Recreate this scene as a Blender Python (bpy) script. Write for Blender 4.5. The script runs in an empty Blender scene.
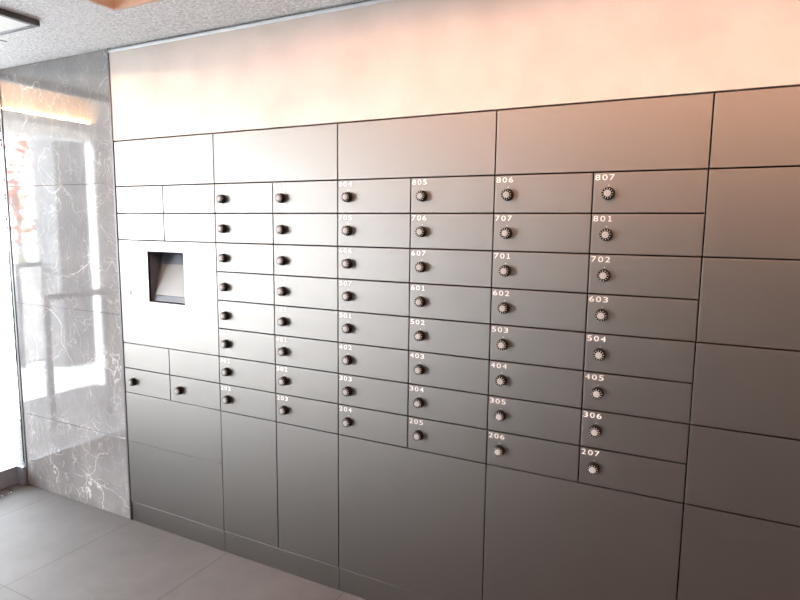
import bpy, bmesh, math, random
from mathutils import Matrix, Vector
random.seed(7)
S = bpy.context.scene
C = S.collection

# ------------------------------------------------------------------ camera
FPX, YAW, PITCH, ROLL = 589.17, -0.4713, -0.1255, 0.0107
CAM = Vector((1.7956, -1.8371, 1.4418))
cd = bpy.data.cameras.new('camera'); cam = bpy.data.objects.new('camera', cd); C.objects.link(cam)
cd.sensor_fit = 'HORIZONTAL'; cd.sensor_width = 36.0; cd.lens = FPX / 800 * 36.0; cd.clip_start = 0.01
F = Vector((math.sin(YAW)*math.cos(PITCH), math.cos(YAW)*math.cos(PITCH), math.sin(PITCH)))
R = Vector((math.cos(YAW), -math.sin(YAW), 0)); U = R.cross(F)
R2 = R*math.cos(ROLL) + U*math.sin(ROLL); U2 = -R*math.sin(ROLL) + U*math.cos(ROLL)
M = Matrix((R2, U2, -F)).transposed().to_4x4(); M.translation = CAM
cam.matrix_world = M
S.camera = cam

# ------------------------------------------------------------------ world, lights, exposure
SKY = 33.0
COVE = 118.0
S.view_settings.view_transform = 'Standard'; S.view_settings.look = 'None'
S.view_settings.gamma = 1.0; S.view_settings.use_curve_mapping = False
S.view_settings.exposure = 0.0
W = bpy.data.worlds.new('overcast_sky'); S.world = W; W.use_nodes = True
bg = W.node_tree.nodes['Background']; bg.inputs['Color'].default_value = (0.90, 0.95, 1.0, 1); bg.inputs['Strength'].default_value = SKY

def area(name, loc, rot, sx, sy, power, col, portal=False):
    l = bpy.data.lights.new(name, 'AREA'); l.shape = 'RECTANGLE'; l.size = sx; l.size_y = sy; l.energy = power; l.color = col
    o = bpy.data.objects.new(name, l); C.objects.link(o); o.location = loc; o.rotation_euler = rot
    if portal: l.cycles.is_portal = True
    return o
area('daylight_portal', (-3.06, -2.1, 1.08), (0, -math.pi/2, 0), 2.15, 7.0, 1, (1, 1, 1), True)

# ------------------------------------------------------------------ materials
def mat(name, col, rough=0.5, metal=0.0, **kw):
    m = bpy.data.materials.new(name); m.use_nodes = True
    b = m.node_tree.nodes['Principled BSDF']
    b.inputs['Base Color'].default_value = (*col, 1); b.inputs['Roughness'].default_value = rough; b.inputs['Metallic'].default_value = metal
    for k, v in kw.items(): b.inputs[k.replace('_', ' ')].default_value = v
    return m
def nodes(m): return m.node_tree.nodes, m.node_tree.links, m.node_tree.nodes['Principled BSDF']
def ramp(N, pts):
    r = N.new('ShaderNodeValToRGB'); e = r.color_ramp.elements
    while len(e) < len(pts): e.new(0.5)
    for q, (p, c) in zip(e, pts): q.position = p; q.color = (*c, 1) if len(c) == 3 else c
    return r
def objcoord(N, L, scale=(1, 1, 1)):
    tc = N.new('ShaderNodeTexCoord'); mp = N.new('ShaderNodeMapping'); mp.inputs['Scale'].default_value = scale
    L.new(tc.outputs['Object'], mp.inputs['Vector']); return mp.outputs['Vector']

def m_panel():
    # satin metallic coating: a soft Beckmann gloss over a thin dark diffuse ground
    m = bpy.data.materials.new('satin_metal'); m.use_nodes = True; N = m.node_tree.nodes; L = m.node_tree.links; N.clear()
    out = N.new('ShaderNodeOutputMaterial'); mx = N.new('ShaderNodeMixShader'); mx.inputs[0].default_value = 0.92
    g = N.new('ShaderNodeBsdfAnisotropic'); g.distribution = 'BECKMANN'; g.inputs['Color'].default_value = (0.214, 0.198, 0.185, 1)
    d = N.new('ShaderNodeBsdfDiffuse'); d.inputs['Color'].default_value = (0.12, 0.115, 0.11, 1)
    v = objcoord(N, L, (60, 60, 60)); n = N.new('ShaderNodeTexNoise'); n.inputs['Scale'].default_value = 8; L.new(v, n.inputs['Vector'])
    r = N.new('ShaderNodeMapRange'); r.inputs['To Min'].default_value = PROUGH - 0.02; r.inputs['To Max'].default_value = PROUGH + 0.02
    L.new(n.outputs['Fac'], r.inputs['Value']); L.new(r.outputs['Result'], g.inputs['Roughness'])
    L.new(d.outputs[0], mx.inputs[1]); L.new(g.outputs[0], mx.inputs[2]); L.new(mx.outputs[0], out.inputs['Surface'])
    return m
PROUGH = 0.475
def m_band():
    m = mat('pale_wall_sheet', (0.62, 0.57, 0.52), 0.5, 0.35)
    N, L, b = nodes(m); v = objcoord(N, L)
    n = N.new('ShaderNodeTexNoise'); n.inputs['Scale'].default_value = 5; n.inputs['Detail'].default_value = 8; L.new(v, n.inputs['Vector'])
    r = ramp(N, [(0.3, (0.43, 0.37, 0.33)), (0.7, (0.52, 0.455, 0.415))]); L.new(n.outputs['Fac'], r.inputs['Fac']); L.new(r.outputs['Color'], b.inputs['Base Color'])
    return m
def m_marble():
    m = mat('grey_marble', (0.3, 0.29, 0.28), 0.04, 0.0, IOR=1.9)
    N, L, b = nodes(m); v = objcoord(N, L)
    n1 = N.new('ShaderNodeTexNoise'); n1.inputs['Scale'].default_value = 3; n1.inputs['Detail'].default_value = 10; n1.inputs['Roughness'].default_value = 0.65; L.new(v, n1.inputs['Vector'])
    base = ramp(N, [(0.3, (0.155, 0.152, 0.154)), (0.55, (0.215, 0.209, 0.209)), (0.75, (0.285, 0.277, 0.272))]); L.new(n1.outputs['Fac'], base.inputs['Fac'])
    # veins: distance to the edge of distorted cells
    nd = N.new('ShaderNodeTexNoise'); nd.inputs['Scale'].default_value = 2.2; nd.inputs['Detail'].default_value = 6; L.new(v, nd.inputs['Vector'])
    mx = N.new('ShaderNodeMix'); mx.data_type = 'RGBA'; mx.blend_type = 'LINEAR_LIGHT'; mx.inputs['Factor'].default_value = 0.35
    L.new(v, mx.inputs[6]); L.new(nd.outputs['Color'], mx.inputs[7])
    col = base.outputs['Color']
    for sc, w, amt, seed in ((2.4, 0.009, 0.75, 0), (6.0, 0.014, 0.45, 3), (13.0, 0.03, 0.28, 6)):
        mp = N.new('ShaderNodeMapping'); mp.inputs['Location'].default_value = (seed, seed*.7, seed*.3); mp.inputs['Rotation'].default_value = (0, 0.6, 0); mp.inputs['Scale'].default_value = (1.5, 1, 0.8)
        L.new(mx.outputs[2], mp.inputs['Vector'])
        vo = N.new('ShaderNodeTexVoronoi'); vo.feature = 'DISTANCE_TO_EDGE'; vo.inputs['Scale'].default_value = sc; L.new(mp.outputs['Vector'], vo.inputs['Vector'])
        r = ramp(N, [(0.0, (1, 1, 1)), (w, (0, 0, 0))]); L.new(vo.outputs['Distance'], r.inputs['Fac'])
        nm = N.new('ShaderNodeTexNoise'); nm.inputs['Scale'].default_value = 3.1 + seed; L.new(v, nm.inputs['Vector'])
        rm = ramp(N, [(0.42, (0, 0, 0)), (0.62, (amt, amt, amt))]); L.new(nm.outputs['Fac'], rm.inputs['Fac'])
        mu = N.new('ShaderNodeMath'); mu.operation = 'MULTIPLY'; L.new(r.outputs['Color'], mu.inputs[0]); L.new(rm.outputs['Color'], mu.inputs[1])
        k = N.new('ShaderNodeMix'); k.data_type = 'RGBA'; L.new(mu.outputs[0], k.inputs['Factor']); L.new(col, k.inputs[6]); k.inputs[7].default_value = (0.75, 0.72, 0.69, 1)
        col = k.outputs[2]
    L.new(col, b.inputs['Base Color'])
    return m
def m_floor():
    m = mat('grey_floor_tile', (0.3, 0.29, 0.29), 0.7, Specular_IOR_Level=0.3)
    N, L, b = nodes(m); v = objcoord(N, L)
    mp = N.new('ShaderNodeMapping'); mp.inputs['Location'].default_value = (0.588, 0.602, 0); L.new(v, mp.inputs['Vector'])
    br = N.new('ShaderNodeTexBrick'); br.offset = 0.0; br.squash = 1.0
    for k, val in (('Scale', 1.0), ('Brick Width', 0.605), ('Row Height', 0.605), ('Mortar Size', 0.0022), ('Mortar Smooth', 0.1), ('Bias', 0.0)): br.inputs[k].default_value = val
    br.inputs['Color1'].default_value = (0.076, 0.072, 0.073, 1); br.inputs['Color2'].default_value = (0.082, 0.078, 0.078, 1); br.inputs['Mortar'].default_value = (0.036, 0.034, 0.033, 1)
    L.new(mp.outputs['Vector'], br.inputs['Vector'])
    n = N.new('ShaderNodeTexNoise'); n.inputs['Scale'].default_value = 4; n.inputs['Detail'].default_value = 10; n.inputs['Roughness'].default_value = 0.7; L.new(v, n.inputs['Vector'])
    r = ramp(N, [(0.3, (0.82, 0.82, 0.82)), (0.7, (1.12, 1.12, 1.12))]); L.new(n.outputs['Fac'], r.inputs['Fac'])
    mx = N.new('ShaderNodeMix'); mx.data_type = 'RGBA'; mx.blend_type = 'MULTIPLY'; mx.inputs['Factor'].default_value = 1.0
    L.new(br.outputs['Color'], mx.inputs[6]); L.new(r.outputs['Color'], mx.inputs[7]); L.new(mx.outputs[2], b.inputs['Base Color'])
    return m
def m_ceiling():
    m = mat('textured_white_ceiling', (0.62, 0.61, 0.61), 0.8)
    N, L, b = nodes(m); v = objcoord(N, L)
    n = N.new('ShaderNodeTexNoise'); n.inputs['Scale'].default_value = 110; n.inputs['Detail'].default_value = 3; L.new(v, n.inputs['Vector'])
    r = ramp(N, [(0.35, (0.48, 0.475, 0.475)), (0.65, (0.84, 0.83, 0.83))]); L.new(n.outputs['Fac'], r.inputs['Fac']); L.new(r.outputs['Color'], b.inputs['Base Color'])
    bp = N.new('ShaderNodeBump'); bp.inputs['Strength'].default_value = 0.5; bp.inputs['Distance'].default_value = 0.004; L.new(n.outputs['Fac'], bp.inputs['Height']); L.new(bp.outputs['Normal'], b.inputs['Normal'])
    return m
def m_glass():
    m = bpy.data.materials.new('clear_glass'); m.use_nodes = True; N = m.node_tree.nodes; L = m.node_tree.links; N.clear()
    out = N.new('ShaderNodeOutputMaterial'); mx = N.new('ShaderNodeMixShader'); fr = N.new('ShaderNodeFresnel'); fr.inputs['IOR'].default_value = 1.25
    t = N.new('ShaderNodeBsdfTransparent'); t.inputs['Color'].default_value = (0.97, 0.98, 0.98, 1); g = N.new('ShaderNodeBsdfGlossy'); g.inputs['Roughness'].default_value = 0.01
    L.new(fr.outputs[0], mx.inputs[0]); L.new(t.outputs[0], mx.inputs[1]); L.new(g.outputs[0], mx.inputs[2]); L.new(mx.outputs[0], out.inputs['Surface'])
    return m
def m_emit(name, col, s):
    m = mat(name, col, 0.5); b = m.node_tree.nodes['Principled BSDF']; b.inputs['Emission Color'].default_value = (*col, 1); b.inputs['Emission Strength'].default_value = s; return m
def m_noisy(name, c1, c2, scale, rough=0.7):
    m = mat(name, c1, rough); N, L, b = nodes(m); v = objcoord(N, L)
    n = N.new('ShaderNodeTexNoise'); n.inputs['Scale'].default_value = scale; n.inputs['Detail'].default_value = 6; L.new(v, n.inputs['Vector'])
    r = ramp(N, [(0.35, c1), (0.65, c2)]); L.new(n.outputs['Fac'], r.inputs['Fac']); L.new(r.outputs['Color'], b.inputs['Base Color']); return m

PANEL = m_panel(); BAND = m_band(); MARBLE = m_marble(); FLOOR = m_floor(); CEIL = m_ceiling(); GLASS = m_glass()
CARCASS = mat('dark_steel_carcass', (0.03, 0.03, 0.03), 0.6, 0.3)
DARKTRIM = mat('dark_grey_trim', (0.10, 0.10, 0.105), 0.45, 0.5)
BLACK = mat('black_plastic', (0.005, 0.005, 0.005), 0.5, Specular_IOR_Level=0.12)
CAPMAT = mat('brushed_grey_cap', (0.28, 0.275, 0.27), 0.5, 0.1)
WHITE = mat('white_print', (0.70, 0.68, 0.66), 0.6)
TICKW = mat('tick_print', (0.45, 0.44, 0.43), 0.6)
NAVY = mat('slate_recess', (0.085, 0.095, 0.125), 0.5)
SCREEN = mat('grey_display', (0.185, 0.19, 0.19), 0.4)
CHROME = mat('chrome', (0.75, 0.75, 0.76), 0.18, 1.0)
BLUESTEEL = mat('blue_grey_steel', (0.20, 0.225, 0.27), 0.45, 0.3)
ALU = mat('aluminium', (0.55, 0.56, 0.58), 0.4, 0.8)
WHITEPAINT = mat('white_paint', (0.80, 0.79, 0.77), 0.5)
TAN = m_noisy('tan_tray_lining', (0.52, 0.38, 0.29), (0.56, 0.41, 0.315), 30, 0.6)
ROOMWALL = m_noisy('dim_stone_wall', (0.46, 0.40, 0.36), (0.54, 0.47, 0.43), 4, 0.5)
STONE = m_noisy('grey_exterior_stone', (0.30, 0.29, 0.29), (0.40, 0.39, 0.39), 9, 0.7)
PAVE = m_noisy('pale_paving', (0.40, 0.40, 0.40), (0.46, 0.46, 0.455), 6, 0.8)
DARKSTONE = m_noisy('dark_grey_stone', (0.12, 0.12, 0.122), (0.17, 0.17, 0.172), 9, 0.7)
REDLEAF = m_noisy('red_leaf', (0.50, 0.06, 0.05), (0.62, 0.20, 0.08), 5, 0.6)
GREENLEAF = m_noisy('green_leaf', (0.06, 0.12, 0.03), (0.14, 0.20, 0.06), 5, 0.6)
BARK = m_noisy('bark', (0.08, 0.06, 0.05), (0.16, 0.12, 0.09), 20, 0.9)
LED = m_emit('warm_led', (1.0, 0.72, 0.44), 380.0)

# ------------------------------------------------------------------ mesh helpers
def bx(bm, x0, x1, y0, y1, z0, z1, bev=0.0):
    b = bmesh.new() if bev else bm
    vs = [b.verts.new(p) for p in ((x0,y0,z0),(x1,y0,z0),(x1,y1,z0),(x0,y1,z0),(x0,y0,z1),(x1,y0,z1),(x1,y1,z1),(x0,y1,z1))]
    for f in ((0,3,2,1),(4,5,6,7),(0,1,5,4),(1,2,6,5),(2,3,7,6),(3,0,4,7)): b.faces.new([vs[i] for i in f])
    if bev:
        bmesh.ops.bevel(b, geom=list(b.edges), offset=bev, segments=2, affect='EDGES', profile=0.6)
        t = bpy.data.meshes.new('tmp'); b.to_mesh(t); b.free(); bm.from_mesh(t); bpy.data.meshes.remove(t)
    return bm
def box(*a, bev=0.0): return bx(bmesh.new(), *a, bev=bev)
def lathe(bm, prof, cx, cy, cz, n=32, axis='y'):
    # prof: list of (radius, distance towards the viewer, -y)
    rings = []
    for r, d in prof:
        ring = []
        for i in range(n):
            a = 2*math.pi*i/n
            if axis == 'y': p = (cx + r*math.cos(a), cy - d, cz + r*math.sin(a))
            else: p = (cx + r*math.cos(a), cy + r*math.sin(a), cz + d)
            ring.append(bm.verts.new(p))
        rings.append(ring)
    for a, b in zip(rings, rings[1:]):
        for i in range(n): bm.faces.new((a[i], a[(i+1) % n], b[(i+1) % n], b[i]))
    bm.faces.new(rings[0][::-1]); bm.faces.new(rings[-1])
    bmesh.ops.recalc_face_normals(bm, faces=bm.faces)
    return bm
def tube(bm, p0, p1, r0, r1, n=10):
    p0 = Vector(p0); p1 = Vector(p1); d = (p1-p0).normalized()
    u = d.orthogonal().normalized(); v = d.cross(u)
    A = [bm.verts.new(p0 + r0*(u*math.cos(t) + v*math.sin(t))) for t in [2*math.pi*i/n for i in range(n)]]
    B = [bm.verts.new(p1 + r1*(u*math.cos(t) + v*math.sin(t))) for t in [2*math.pi*i/n for i in range(n)]]
    for i in range(n): bm.faces.new((A[i], A[(i+1) % n], B[(i+1) % n], B[i]))
    bm.faces.new(A[::-1]); bm.faces.new(B); return bm
def obj(name, bm, m, parent=None, smooth=False):
    me = bpy.data.meshes.new(name); bm.to_mesh(me); bm.free(); me.materials.append(m)
    if smooth:
        for p in me.polygons: p.use_smooth = True
        me.set_sharp_from_angle(angle=math.radians(40))
    o = bpy.data.objects.new(name, me); C.objects.link(o)
    if parent: o.parent = parent
    return o
def struct(name, bm, m, parent=None):
    o = obj(name, bm, m, parent)
    if parent is None: o['kind'] = 'structure'
    return o
def thing(name, label, cat, loc=(0, 0, 0), group=None):
    o = bpy.data.objects.new(name, None); C.objects.link(o); o.location = loc; o.empty_display_size = 0.05
    o['label'] = label; o['category'] = cat
    if group: o['group'] = group
    return o

# ------------------------------------------------------------------ dimensions
X = [-0.600, 0.0, 0.3005, 0.600, 0.8965, 1.194, 1.4965, 1.798, 2.400]
Z0, H = 1.604, 0.120
ZR = [Z0 - H*i for i in range(9)]
ZT, ZS, ZP, ZC = 1.805, 0.403, 0.096, 2.206
XM0, XM1 = -1.435, -0.612            # marble, left and right edge
XG = -1.52                           # inner glass line
XO = -2.90                           # outer opening
XR, YB = 4.6, -5.6                   # right wall, wall behind the camera
GAP = 0.0045
TX0, TX1, TY0, TY1, TZ = -0.165, 4.2, -0.297, -3.0, 2.36

# ------------------------------------------------------------------ structure
struct('floor', box(XO - 0.1, XR, YB, 0.60, -0.05, 0.0), FLOOR)
cb = bmesh.new()
bx(cb, XG, TX0, YB, 0.46, ZC, TZ + 0.08)
bx(cb, TX0, XR, TY0, 0.46, ZC, TZ + 0.08)
bx(cb, TX0, XR, YB, TY1, ZC, TZ + 0.08)
bx(cb, TX1, XR, TY1, TY0, ZC, TZ + 0.08)
struct('ceiling', cb, CEIL)
tb = bmesh.new()
t = 0.012
bx(tb, TX0, TX1, TY1, TY0, TZ, TZ + 0.03)
bx(tb, TX0, TX0 + t, TY1, TY0, ZC + 0.001, TZ)
bx(tb, TX0 + t, TX1, TY0 - t, TY0, ZC + 0.001, TZ)
bx(tb, TX0 + t, TX1, TY1, TY1 + t, ZC + 0.001, TZ)
struct('trim_1', tb, TAN)
wf = bmesh.new()
bx(wf, X[0] - 0.012, XR, 0.0, 0.06, ZT + 0.003, ZC - 0.008, bev=0.001)
struct('wall_front', wf, BAND)
struct('wall_light_block_end', box(XM0 - 0.05, XM0 - 0.02, 0.031, 0.40, 0.0, ZC), ROOMWALL)  # unseen, added to close the left end against leaking sky light
struct('wall_light_block', box(XM0 - 0.02, XR, 0.40, 0.46, 0.0, TZ), ROOMWALL)  # unseen, added to keep sky light out of the gaps between doors
struct('wall_front_right', box(X[8] + 0.004, XR, 0.0, 0.30, 0.0, ZT - 0.004), ROOMWALL)
mb = bmesh.new()
zj = [0.0, 0.147, 0.411, 1.014, 1.620, ZC]
for a, b in zip(zj, zj[1:]): bx(mb, XM0, XM1 - 0.001, 0.0, 0.03, a + 0.0008, b - 0.0008, bev=0.0008)
struct('wall_marble', mb, MARBLE)
struct('trim_2', box(XM1, X[0] - 0.002, -0.003, 0.05, 0.0, ZC), DARKTRIM)
struct('trim_3', box(XM0 - 0.012, XM0, -0.004, 0.03, 0.0, ZC), DARKTRIM)
struct('trim_4', box(X[0], XR, -0.006, 0.0, ZC - 0.019, ZC - 0.008, bev=0.001), ALU)
struct('wall_right', box(XR, XR + 0.1, YB, 0.46, 0, TZ), ROOMWALL)
struct('wall_back', box(XO, XR, YB - 0.1, YB, 0, 2.7), ROOMWALL)
# plinth, in three visible lengths
for a, b in ((X[0], X[1]), (X[1], X[3]), (X[3], X[5]), (X[5], X[8])):
    struct('baseboard_front', box(a + 0.0008, b - 0.0008, 0.004, 0.03, 0.0, ZP - GAP/2, bev=0.001), PANEL)

# cove lighting: LED strips lying on the top of the tray lining, inside the tray
def cove(name, x0, x1, y0, y1, label):
    r = thing(name, label, 'light', ((x0+x1)/2, (y0+y1)/2, TZ - 0.02))
    r2 = obj('light_strip', box(-(x1-x0)/2, (x1-x0)/2, -(y1-y0)/2, (y1-y0)/2, 0.0, 0.018), LED, r)
    return r
area('tray_lamp', (2.0, -1.3, TZ - 0.012), (0, 0, 0), 4.1, 1.4, COVE, (1.0, 0.56, 0.37))

# ------------------------------------------------------------------ lockers and mailboxes
def front(x0, x1, z0, z1, g=GAP):
    return box(x0 + g/2, x1 - g/2, 0.0, 0.018, z0 + g/2, z1 - g/2, bev=0.0009)
def body(x0, x1, z0, z1, depth=0.30):
    return box(x0 + 0.004, x1 - 0.004, 0.0185, depth, z0 + 0.004, z1 - 0.004)

# the dial, built once at the origin (front towards -y), base on y = 0
def dial_mesh():
    bm = bmesh.new()
    lathe(bm, [(0.0205, 0.0), (0.0205, 0.004), (0.0190, 0.005), (0.0190, 0.0185), (0.0180, 0.0200), (0.0115, 0.0205)], 0, 0, 0, 40)
    return bm
def ticks_mesh():
    bm = bmesh.new()
    for k in range(12):
        a = 2*math.pi*k/12 + 0.13
        b = box(0.0138, 0.0172, -0.0212, -0.0202, -0.00085, 0.00085)
        bmesh.ops.rotate(b, verts=b.verts, cent=(0, 0, 0), matrix=Matrix.Rotation(-a, 3, 'Y'))
        tm = bpy.data.meshes.new('t'); b.to_mesh(tm); b.free(); bm.from_mesh(tm); bpy.data.meshes.remove(tm)
    return bm
def cap_mesh():
    bm = bmesh.new(); lathe(bm, [(0.0112, 0.0204), (0.0112, 0.0222), (0.0104, 0.0230), (0.006, 0.0235)], 0, 0, 0, 28); return bm
def to_mesh(name, bm, m, smooth=False):
    if name in ('dial', 'tick_marks', 'dial_cap'):
        for v in bm.verts: v.co.x *= 0.90; v.co.z *= 0.90
    o = obj(name, bm, m, None, smooth); me = o.data; bpy.data.objects.remove(o); return me
DIAL = to_mesh('dial', dial_mesh(), BLACK, True); TICK = to_mesh('tick_marks', ticks_mesh(), TICKW); CAP = to_mesh('dial_cap', cap_mesh(), CAPMAT, True)
b = bmesh.new(); lathe(b, [(0.0014, -0.0002), (0.0014, 0.0006)], 0, 0, 0, 10); MARKM = to_mesh('index_mark', b, WHITE)
def link(name, me, parent, loc=(0, 0, 0)):
    o = bpy.data.objects.new(name, me); C.objects.link(o); o.parent = parent; o.location = loc; return o

NUM = [['802','803','804','805','806','807'], ['703','704','705','706','707','801'], ['604','605','606','607','701','702'],
       ['505','506','507','601','602','603'], ['406','407','501','502','503','504'], ['307','401','402','403','404','405'],
       ['301','302','303','304','305','306'], ['202','203','204','205','206','207']]
# lettering: one font curve per digit turned into a mesh; the figure one has a flag and a foot
DW, DH, ADV = 0.0142, 0.0165, 0.0200
texts = {}
for ch in '02345678':
    cu = bpy.data.curves.new('number', 'FONT'); cu.body = ch; cu.size = 0.03; cu.extrude = 0.0; cu.resolution_u = 4
    o = bpy.data.objects.new('number', cu); C.objects.link(o); texts[ch] = o
bpy.context.view_layer.update()
dg = bpy.context.evaluated_depsgraph_get(); DIG = {}
for ch, o in texts.items():
    me = bpy.data.meshes.new_from_object(o.evaluated_get(dg)); bm = bmesh.new(); bm.from_mesh(me); bpy.data.meshes.remove(me)
    xs = [v.co.x for v in bm.verts]; ys = [v.co.y for v in bm.verts]; x0, y1 = min(xs), max(ys)
    sx = DW/(max(xs)-x0); sz = DH/(y1-min(ys))
    for v in bm.verts: v.co = Vector(((v.co.x-x0)*sx, 0.0, (v.co.y-y1)*sz))
    DIG[ch] = bm
for o in texts.values():
    cu = o.data; bpy.data.objects.remove(o); bpy.data.curves.remove(cu)
bm = bmesh.new(); bx(bm, 0.0056, 0.0086, -0.0001, 0.0001, -DH, 0.0); bx(bm, 0.0020, 0.0122, -0.0001, 0.0001, -DH, -DH+0.0024); bx(bm, 0.0024, 0.0058, -0.0001, 0.0001, -0.0034, -0.0010)
DIG['1'] = bm
NUMMESH = {}
for row in NUM:
    for n in row:
        bm = bmesh.new()
        for k, ch in enumerate(n):
            tm = bpy.data.meshes.new('t'); DIG[ch].to_mesh(tm); tm.transform(Matrix.Translation((k*ADV, 0, 0))); bm.from_mesh(tm); bpy.data.meshes.remove(tm)
        me = bpy.data.meshes.new('number'); bm.to_mesh(me); bm.free(); me.materials.append(WHITE); NUMMESH[n] = me
for bm in DIG.values(): bm.free()

def mailbox(x0, x1, z0, z1, label, group, num=None, dx=0.0445):
    cx = (x0+x1)/2
    r = thing('mailbox', label, 'mailbox', (cx, 0.0, z0), group)
    w = (x1-x0)/2; h = z1-z0
    obj('body', body(-w, w, 0, h), CARCASS, r)
    d = obj('door', front(-w, w, 0, h), PANEL, r)
    k = link('dial', DIAL, r, (-w + dx, -0.0002, h/2 - 0.0022)); k['label'] = 'round black dial with a grey centre'
    link('tick_marks', TICK, k); link('dial_cap', CAP, k)
    if num:
        n = link('number', NUMMESH[num], d, (-w + 0.0055, -0.0004, h - 0.007)); n['label'] = 'white number ' + num
    link('index_mark', MARKM, d, (-w + dx, 0.0, h/2 + 0.0215))
    return r
def panel(name, x0, x1, z0, z1, label, cat, group=None, g=GAP):
    cx = (x0+x1)/2; w = (x1-x0)/2; h = z1-z0
    r = thing(name, label, cat, (cx, 0, z0), group)
    obj('body', body(-w, w, 0, h), CARCASS, r); obj('door', front(-w, w, 0, h, g), PANEL, r)
    return r

ordn = ['first', 'second', 'third', 'fourth', 'fifth', 'sixth', 'seventh', 'eighth']
coln = ['first', 'second', 'third', 'fourth', 'fifth', 'sixth']
for i in range(8):
    for j in range(6):
        lab = 'grey mailbox numbered %s with dial, %s down in the %s column right of the screen' % (NUM[i][j], ordn[i], coln[j])
        mailbox(X[1+j], X[2+j], ZR[i+1], ZR[i], lab, 'numbered mailboxes with dials', NUM[i][j])
XA = (X[0]+X[1])/2
for nm, a, b in (('left', X[0], XA), ('right', XA, X[1])):
    for q, i in (('upper', 0), ('lower', 1)):
        panel('blank_locker', a, b, ZR[i+1], ZR[i], 'small blank silver locker door above the screen panel, %s %s of four' % (q, nm), 'locker', 'small blank lockers')
    panel('blank_locker', a, b, ZR[7], ZR[6], 'small blank silver locker door under the screen panel, %s one of two' % nm, 'locker', 'small blank lockers')
    mailbox(a, b, ZR[8], ZR[7], 'unnumbered mailbox with dial two rows under the screen panel, %s one' % nm, 'unnumbered mailboxes with dials', None, 0.062)

# control unit with the recessed screen
r = thing('control_panel', 'large silver locker panel with a recessed tilted screen and small keyhole', 'control panel', (-0.30, 0, ZR[6]))
hx0, hx1, hz0, hz1 = -0.411+0.30, -0.190+0.30, 1.089 - ZR[6], 1.316 - ZR[6]
w, h = 0.30, ZR[2]-ZR[6]; g = GAP/2
fb = bmesh.new()
bmo = bmesh.new()
outer = [(-w+g, g), (w-g, g), (w-g, h-g), (-w+g, h-g)]; inner = [(hx0, hz0), (hx1, hz0), (hx1, hz1), (hx0, hz1)]
for y, fl in ((0.0, 1), (0.012, 0)):
    O = [fb.verts.new((a, y, b)) for a, b in outer]; I = [fb.verts.new((a, y, b)) for a, b in inner]
    for k in range(4):
        f = (O[k], O[(k+1) % 4], I[(k+1) % 4], I[k]); fb.faces.new(f if fl else f[::-1])
    if fl: O1, I1 = O, I
    else:
        for k in range(4):
            fb.faces.new((O1[k], O[k], O[(k+1) % 4], O1[(k+1) % 4])); fb.faces.new((I1[k], I1[(k+1) % 4], I[(k+1) % 4], I[k]))
bmo.free()
bmesh.ops.recalc_face_normals(fb, faces=fb.faces)
obj('front_panel', fb, PANEL, r)
rb = bmesh.new(); D = 0.095
bx(rb, hx0-0.004, hx0, 0.0005, D, hz0-0.004, hz1+0.004); bx(rb, hx1, hx1+0.004, 0.0005, D, hz0-0.004, hz1+0.004)
bx(rb, hx0, hx1, 0.0005, D, hz0-0.004, hz0); bx(rb, hx0, hx1, 0.0005, D, hz1, hz1+0.004); bx(rb, hx0-0.004, hx1+0.004, D, D+0.004, hz0-0.004, hz1+0.004)
rc = obj('recess', rb, NAVY, r)
def tilted(x0, x1, yb, zb, yt, zt, th):
    bm = bmesh.new(); d = Vector((0, yt-yb, zt-zb)).normalized(); n = Vector((0, d.z, -d.y))*th
    a = [Vector((x0, yb, zb)), Vector((x1, yb, zb)), Vector((x1, yt, zt)), Vector((x0, yt, zt))]
    v = [bm.verts.new(p) for p in a] + [bm.verts.new(p + n) for p in a]
    for f in ((0,1,2,3),(7,6,5,4),(0,4,5,1),(1,5,6,2),(2,6,7,3),(3,7,4,0)): bm.faces.new([v[i] for i in f])
    bmesh.ops.recalc_face_normals(bm, faces=bm.faces); return bm
tr = obj('terminal', tilted(hx0+0.006, hx1-0.002, 0.016, hz0+0.004, 0.080, hz1-0.012, 0.010), NAVY, r)
sc = obj('screen', tilted(hx0+0.022, hx1-0.014, 0.0225, hz0+0.032, 0.0658, hz1-0.058, 0.004), SCREEN, r); sc['label'] = 'pale grey tilted screen'
for o in (sc,): o.location = (0, -0.0035, 0.0)
lk = bmesh.new(); lathe(lk, [(0.011, -0.0005), (0.011, 0.003), (0.009, 0.004), (0.006, 0.0042)], -0.54+0.30, 0, 1.125-ZR[6], 24)
kl = obj('key_lock', lk, CHROME, r, True); kl['label'] = 'small round chrome keyhole'
obj('key_slot', box(-0.2412, -0.2388, -0.0052, -0.004, 1.121-ZR[6], 1.129-ZR[6]), BLACK, kl)
cbm = bmesh.new(); bx(cbm, -w+0.004, w-0.004, D+0.006, 0.30, 0.004, h-0.004); obj('body', cbm, CARCASS, r)

# cover panels along the top, parcel lockers below
for a, b, s in ((0, 1, 'leftmost, above the screen unit'), (1, 3, 'second from left'), (3, 5, 'third from left'), (5, 7, 'fourth from left, above mailboxes 806 and 807')):
    panel('cover_panel', X[a], X[b], ZR[0], ZT, 'wide plain metal cover panel over the mailboxes, ' + s, 'panel', 'cover panels above the mailboxes')
panel('parcel_locker', X[0], X[1], ZS, ZR[8], 'plain silver locker door under the unnumbered mailboxes, upper of two', 'locker', 'parcel lockers', 0.0025)
panel('parcel_locker', X[0], X[1], ZP, ZS, 'plain silver locker door at the marble wall, lowest, just above the plinth', 'locker', 'parcel lockers', 0.0025)
panel('parcel_locker', X[1], X[2], ZP, ZR[8], 'tall narrow grey locker door under mailbox 202', 'locker', 'parcel lockers', 0.004)
panel('parcel_locker', X[2], X[3], ZP, ZR[8], 'tall narrow grey locker door under mailbox 203', 'locker', 'parcel lockers', 0.004)
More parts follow.
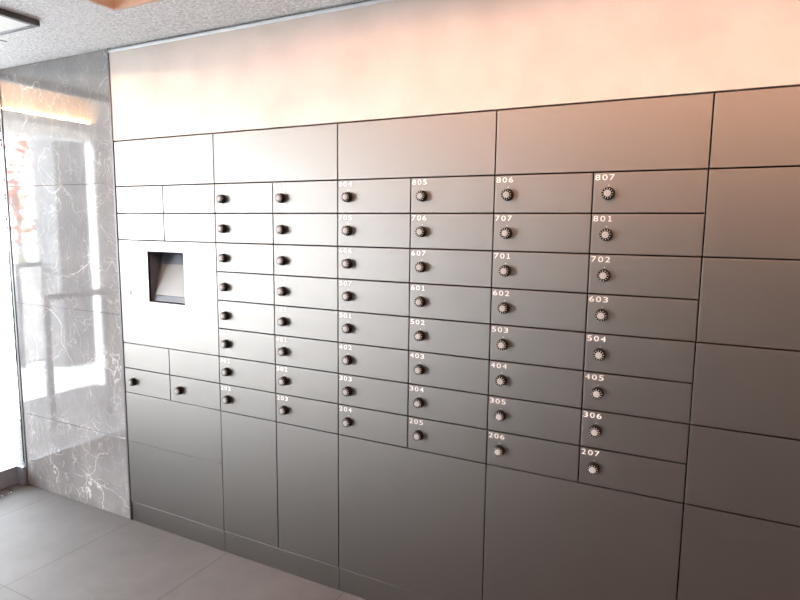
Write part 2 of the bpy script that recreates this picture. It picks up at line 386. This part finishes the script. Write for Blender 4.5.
panel('parcel_locker', X[3], X[5], ZP, ZR[8], 'large square grey locker door under mailboxes 204 and 205', 'locker', 'parcel lockers', 0.004)
panel('parcel_locker', X[5], X[7], ZP, ZR[8], 'large dark grey locker door under mailboxes 206 and 207', 'locker', 'parcel lockers', 0.004)
zz = [ZT, ZR[0], ZR[2], ZR[4], ZR[6], ZR[8], ZP]; nn = ['topmost', 'second from top', 'third from top', 'fourth from top', 'fifth from top', 'lowest']
for k in range(6):
    panel('locker_panel', X[7], X[8], zz[k+1], zz[k], 'plain brown grey locker door in the far right column, ' + nn[k], 'locker', 'blank lockers of the right column')

# ------------------------------------------------------------------ ceiling fittings
r = thing('ceiling_vent', 'square ceiling vent with thick grey frame near the glass entrance', 'vent', (-0.705, -0.545, ZC))
fm = bmesh.new(); hw, e = 0.187, 0.02
for a in ((-hw, hw, -hw, -hw+e), (-hw, hw, hw-e, hw), (-hw, -hw+e, -hw+e, hw-e), (hw-e, hw, -hw+e, hw-e)): bx(fm, *a, -0.022, -0.0002, bev=0.002)
obj('frame', fm, DARKTRIM, r)
obj('grille', box(-hw+e, hw-e, -hw+e, hw-e, -0.019, -0.001), WHITEPAINT, r)
sl = obj('slot_diffuser', box(-0.004, 0.004, -0.35, 0.35, -0.002, -0.0001), DARKTRIM); sl.location = (-0.892, -0.605, ZC)
sl.location = (-0.915, -0.605, ZC); sl['label'] = 'thin dark slot in the ceiling beside the square vent'; sl['category'] = 'slot'

# ------------------------------------------------------------------ glass entrance
fr = bmesh.new()
bx(fr, XG-0.02, XG+0.02, -5.58, -0.02, 0.0, 0.10, bev=0.002)
hd = bmesh.new(); bx(hd, XG-0.02, XG+0.02, -5.58, -0.02, ZC-0.035, ZC, bev=0.002)
struct('window_1', box(XG-0.005, XG+0.005, -5.58, -0.03, 0.10, ZC-0.035), GLASS)  # unseen length towards the back wall added to brighten the metal panels
wn = bpy.data.objects['window_1']
obj('window_rail', fr, BLUESTEEL, wn); obj('window_head', hd, ALU, wn)
struct('trim_5', box(XG-0.02, XM0-0.013, -0.018, 0.03, 0.0, 0.10), BLUESTEEL)
struct('window_2', box(XG-0.02, XM0-0.0125, 0.0, 0.008, 0.10, ZC), GLASS)
gd = thing('door_guide', 'small shiny metal door guide on the floor by the glass entrance', 'door guide', (-1.435, -0.150, 0.0))
obj('base', box(-0.03, 0.03, -0.05, 0.05, 0.0, 0.006, bev=0.001), CHROME, gd)
gb = bmesh.new(); lathe(gb, [(0.012, 0.006), (0.012, 0.022), (0.009, 0.026)], 0, -0.01, 0, 16, 'z'); obj('roller', gb, CHROME, gd, True)

# ------------------------------------------------------------------ vestibule and outside
struct('ceiling_vestibule', box(XO-0.1, XG, YB, 1.4, 2.56, 2.62), WHITEPAINT)
struct('wall_vestibule', box(XO-0.06, XO+0.06, -1.80, -1.575, 0.0, 2.56), STONE)
struct('wall_vestibule_end', box(XO-0.1, XG-0.03, 1.4, 1.5, 0.0, 2.56), WHITEPAINT)
struct('wall_lintel', box(XO-0.12, XO+0.02, YB, 1.4, 2.19, 2.27), STONE)
struct('wall_transom', box(XO-0.14, XO-0.10, YB, 1.4, 2.27, 2.56), TAN)
struct('trim_6', box(XO-0.05, XO+0.05, -1.545, -1.52, 0.0, 2.11), WHITEPAINT)
struct('trim_7', box(XO-0.05, XO+0.05, -1.575, 1.4, 2.11, 2.19), WHITEPAINT)
cl = obj('light_strip', box(-0.012, 0.012, -2.3, 2.3, 0.0, 0.022), LED); cl.location = (XO-0.075, -0.95, 2.2705)
cl['label'] = 'warm light strip on the beam over the entrance, mirrored in the marble'; cl['category'] = 'light'
struct('ground', box(-30, XO-0.1, -20, 20, -0.06, -0.01), PAVE)
struct('wall_kerb', box(-4.6, -4.35, -6, -0.9, -0.01, 0.14), DARKSTONE)
pl = obj('stone_pillar', box(-0.18, 0.18, -0.175, 0.175, 0, 3.4, bev=0.006), DARKSTONE); pl.location = (-4.0, -1.98, -0.01)
pl['label'] = 'grey stone pillar outside the entrance, mirrored in the marble'; pl['category'] = 'pillar'
def rail(name, x, y0, y1, h, rad, label, m, zb=0.0, infill=False):
    r = thing(name, label, 'railing', (x, (y0+y1)/2, zb)); l = abs(y1-y0)/2
    obj('handrail', box(-rad, rad, -l, l, h-2*rad, h, bev=0.003), m, r)
    for s in (-1, 1):
        obj('post', box(-rad*.8, rad*.8, s*(l-rad)-rad, s*(l-rad)+rad, 0, h-2*rad, bev=0.003), m, r)
    if infill: obj('infill_panel', box(-0.008, 0.008, -l+2*rad, l-2*rad, 0.06, h-2*rad-0.002), WHITEPAINT, r)
    return r
RAILM = mat('grey_steel', (0.12, 0.125, 0.14), 0.5, 0.2)
rail('guard_rail', -2.2, -0.61, -1.10, 0.948, 0.021, 'dark grey guard rail just outside the glass, mirrored in the marble', RAILM)
rail('fence_rail', -4.15, -1.56, -2.45, 1.05, 0.018, 'pale thinner rail behind the guard rail, mirrored in the marble', RAILM, -0.01, True)

def foliage(n, rx, ry, rz, cz, size):
    bm = bmesh.new()
    for _ in range(n):
        while True:
            p = Vector((random.uniform(-1, 1), random.uniform(-1, 1), random.uniform(-1, 1)))
            if p.length < 1: break
        p = p * (0.55 + 0.45*random.random()) if p.length < 0.4 else p
        c = Vector((p.x*rx, p.y*ry, cz + p.z*rz)); rot = Matrix.Rotation(random.uniform(0, 6.3), 3, 'Z') @ Matrix.Rotation(random.uniform(-1.2, 1.2), 3, 'X')
        s = size*random.uniform(0.6, 1.3)
        v = [bm.verts.new(c + rot @ Vector(q)*s) for q in ((-.5, 0, 0), (0, -.28, 0.06), (.6, 0, 0), (0, .28, 0.06))]
        bm.faces.new(v)
    return bm
def tree(x, y, hgt, rx, ry, rz, n, m, name, label, cat, size, group=None):
    r = thing(name, label, cat, (x, y, -0.01))
    tb = bmesh.new()
    tube(tb, (0, 0, 0), (0.03, 0.02, hgt*0.6), 0.05, 0.035)
    for k in range(7):
        a = k*0.9; tube(tb, (0.02, 0.015, hgt*(0.4+0.03*k)), (rx*.6*math.cos(a), ry*.6*math.sin(a), hgt*(0.65+0.05*k)), 0.02, 0.006, 6)
    obj('trunk', tb, BARK, r); obj('foliage', foliage(n, rx, ry, rz, hgt - rz, size), m, r)
tree(-6.6, -3.05, 3.1, 0.55, 0.42, 1.0, 700, REDLEAF, 'maple_tree', 'red-leaved tree outside the entrance, mirrored at the left edge of the marble', 'tree', 0.11)
def shrub(x, y, r_, h_, label):
    r = thing('shrub', label, 'shrub', (x, y, -0.01))
    tb = bmesh.new()
    for k in range(5): tube(tb, (0, 0, 0), (r_*.5*math.cos(k*1.26), r_*.5*math.sin(k*1.26), h_*.7), 0.012, 0.005, 6)
    obj('stem', tb, BARK, r); obj('foliage', foliage(420, r_, r_, h_*.42, h_*.58, 0.07), GREENLEAF, r)
shrub(-5.6, -2.75, 0.28, 2.1, 'tall green shrub between the red tree and the stone pillar')
shrub(-5.2, -2.15, 0.3, 0.8, 'low green shrub outside, beneath the red tree')
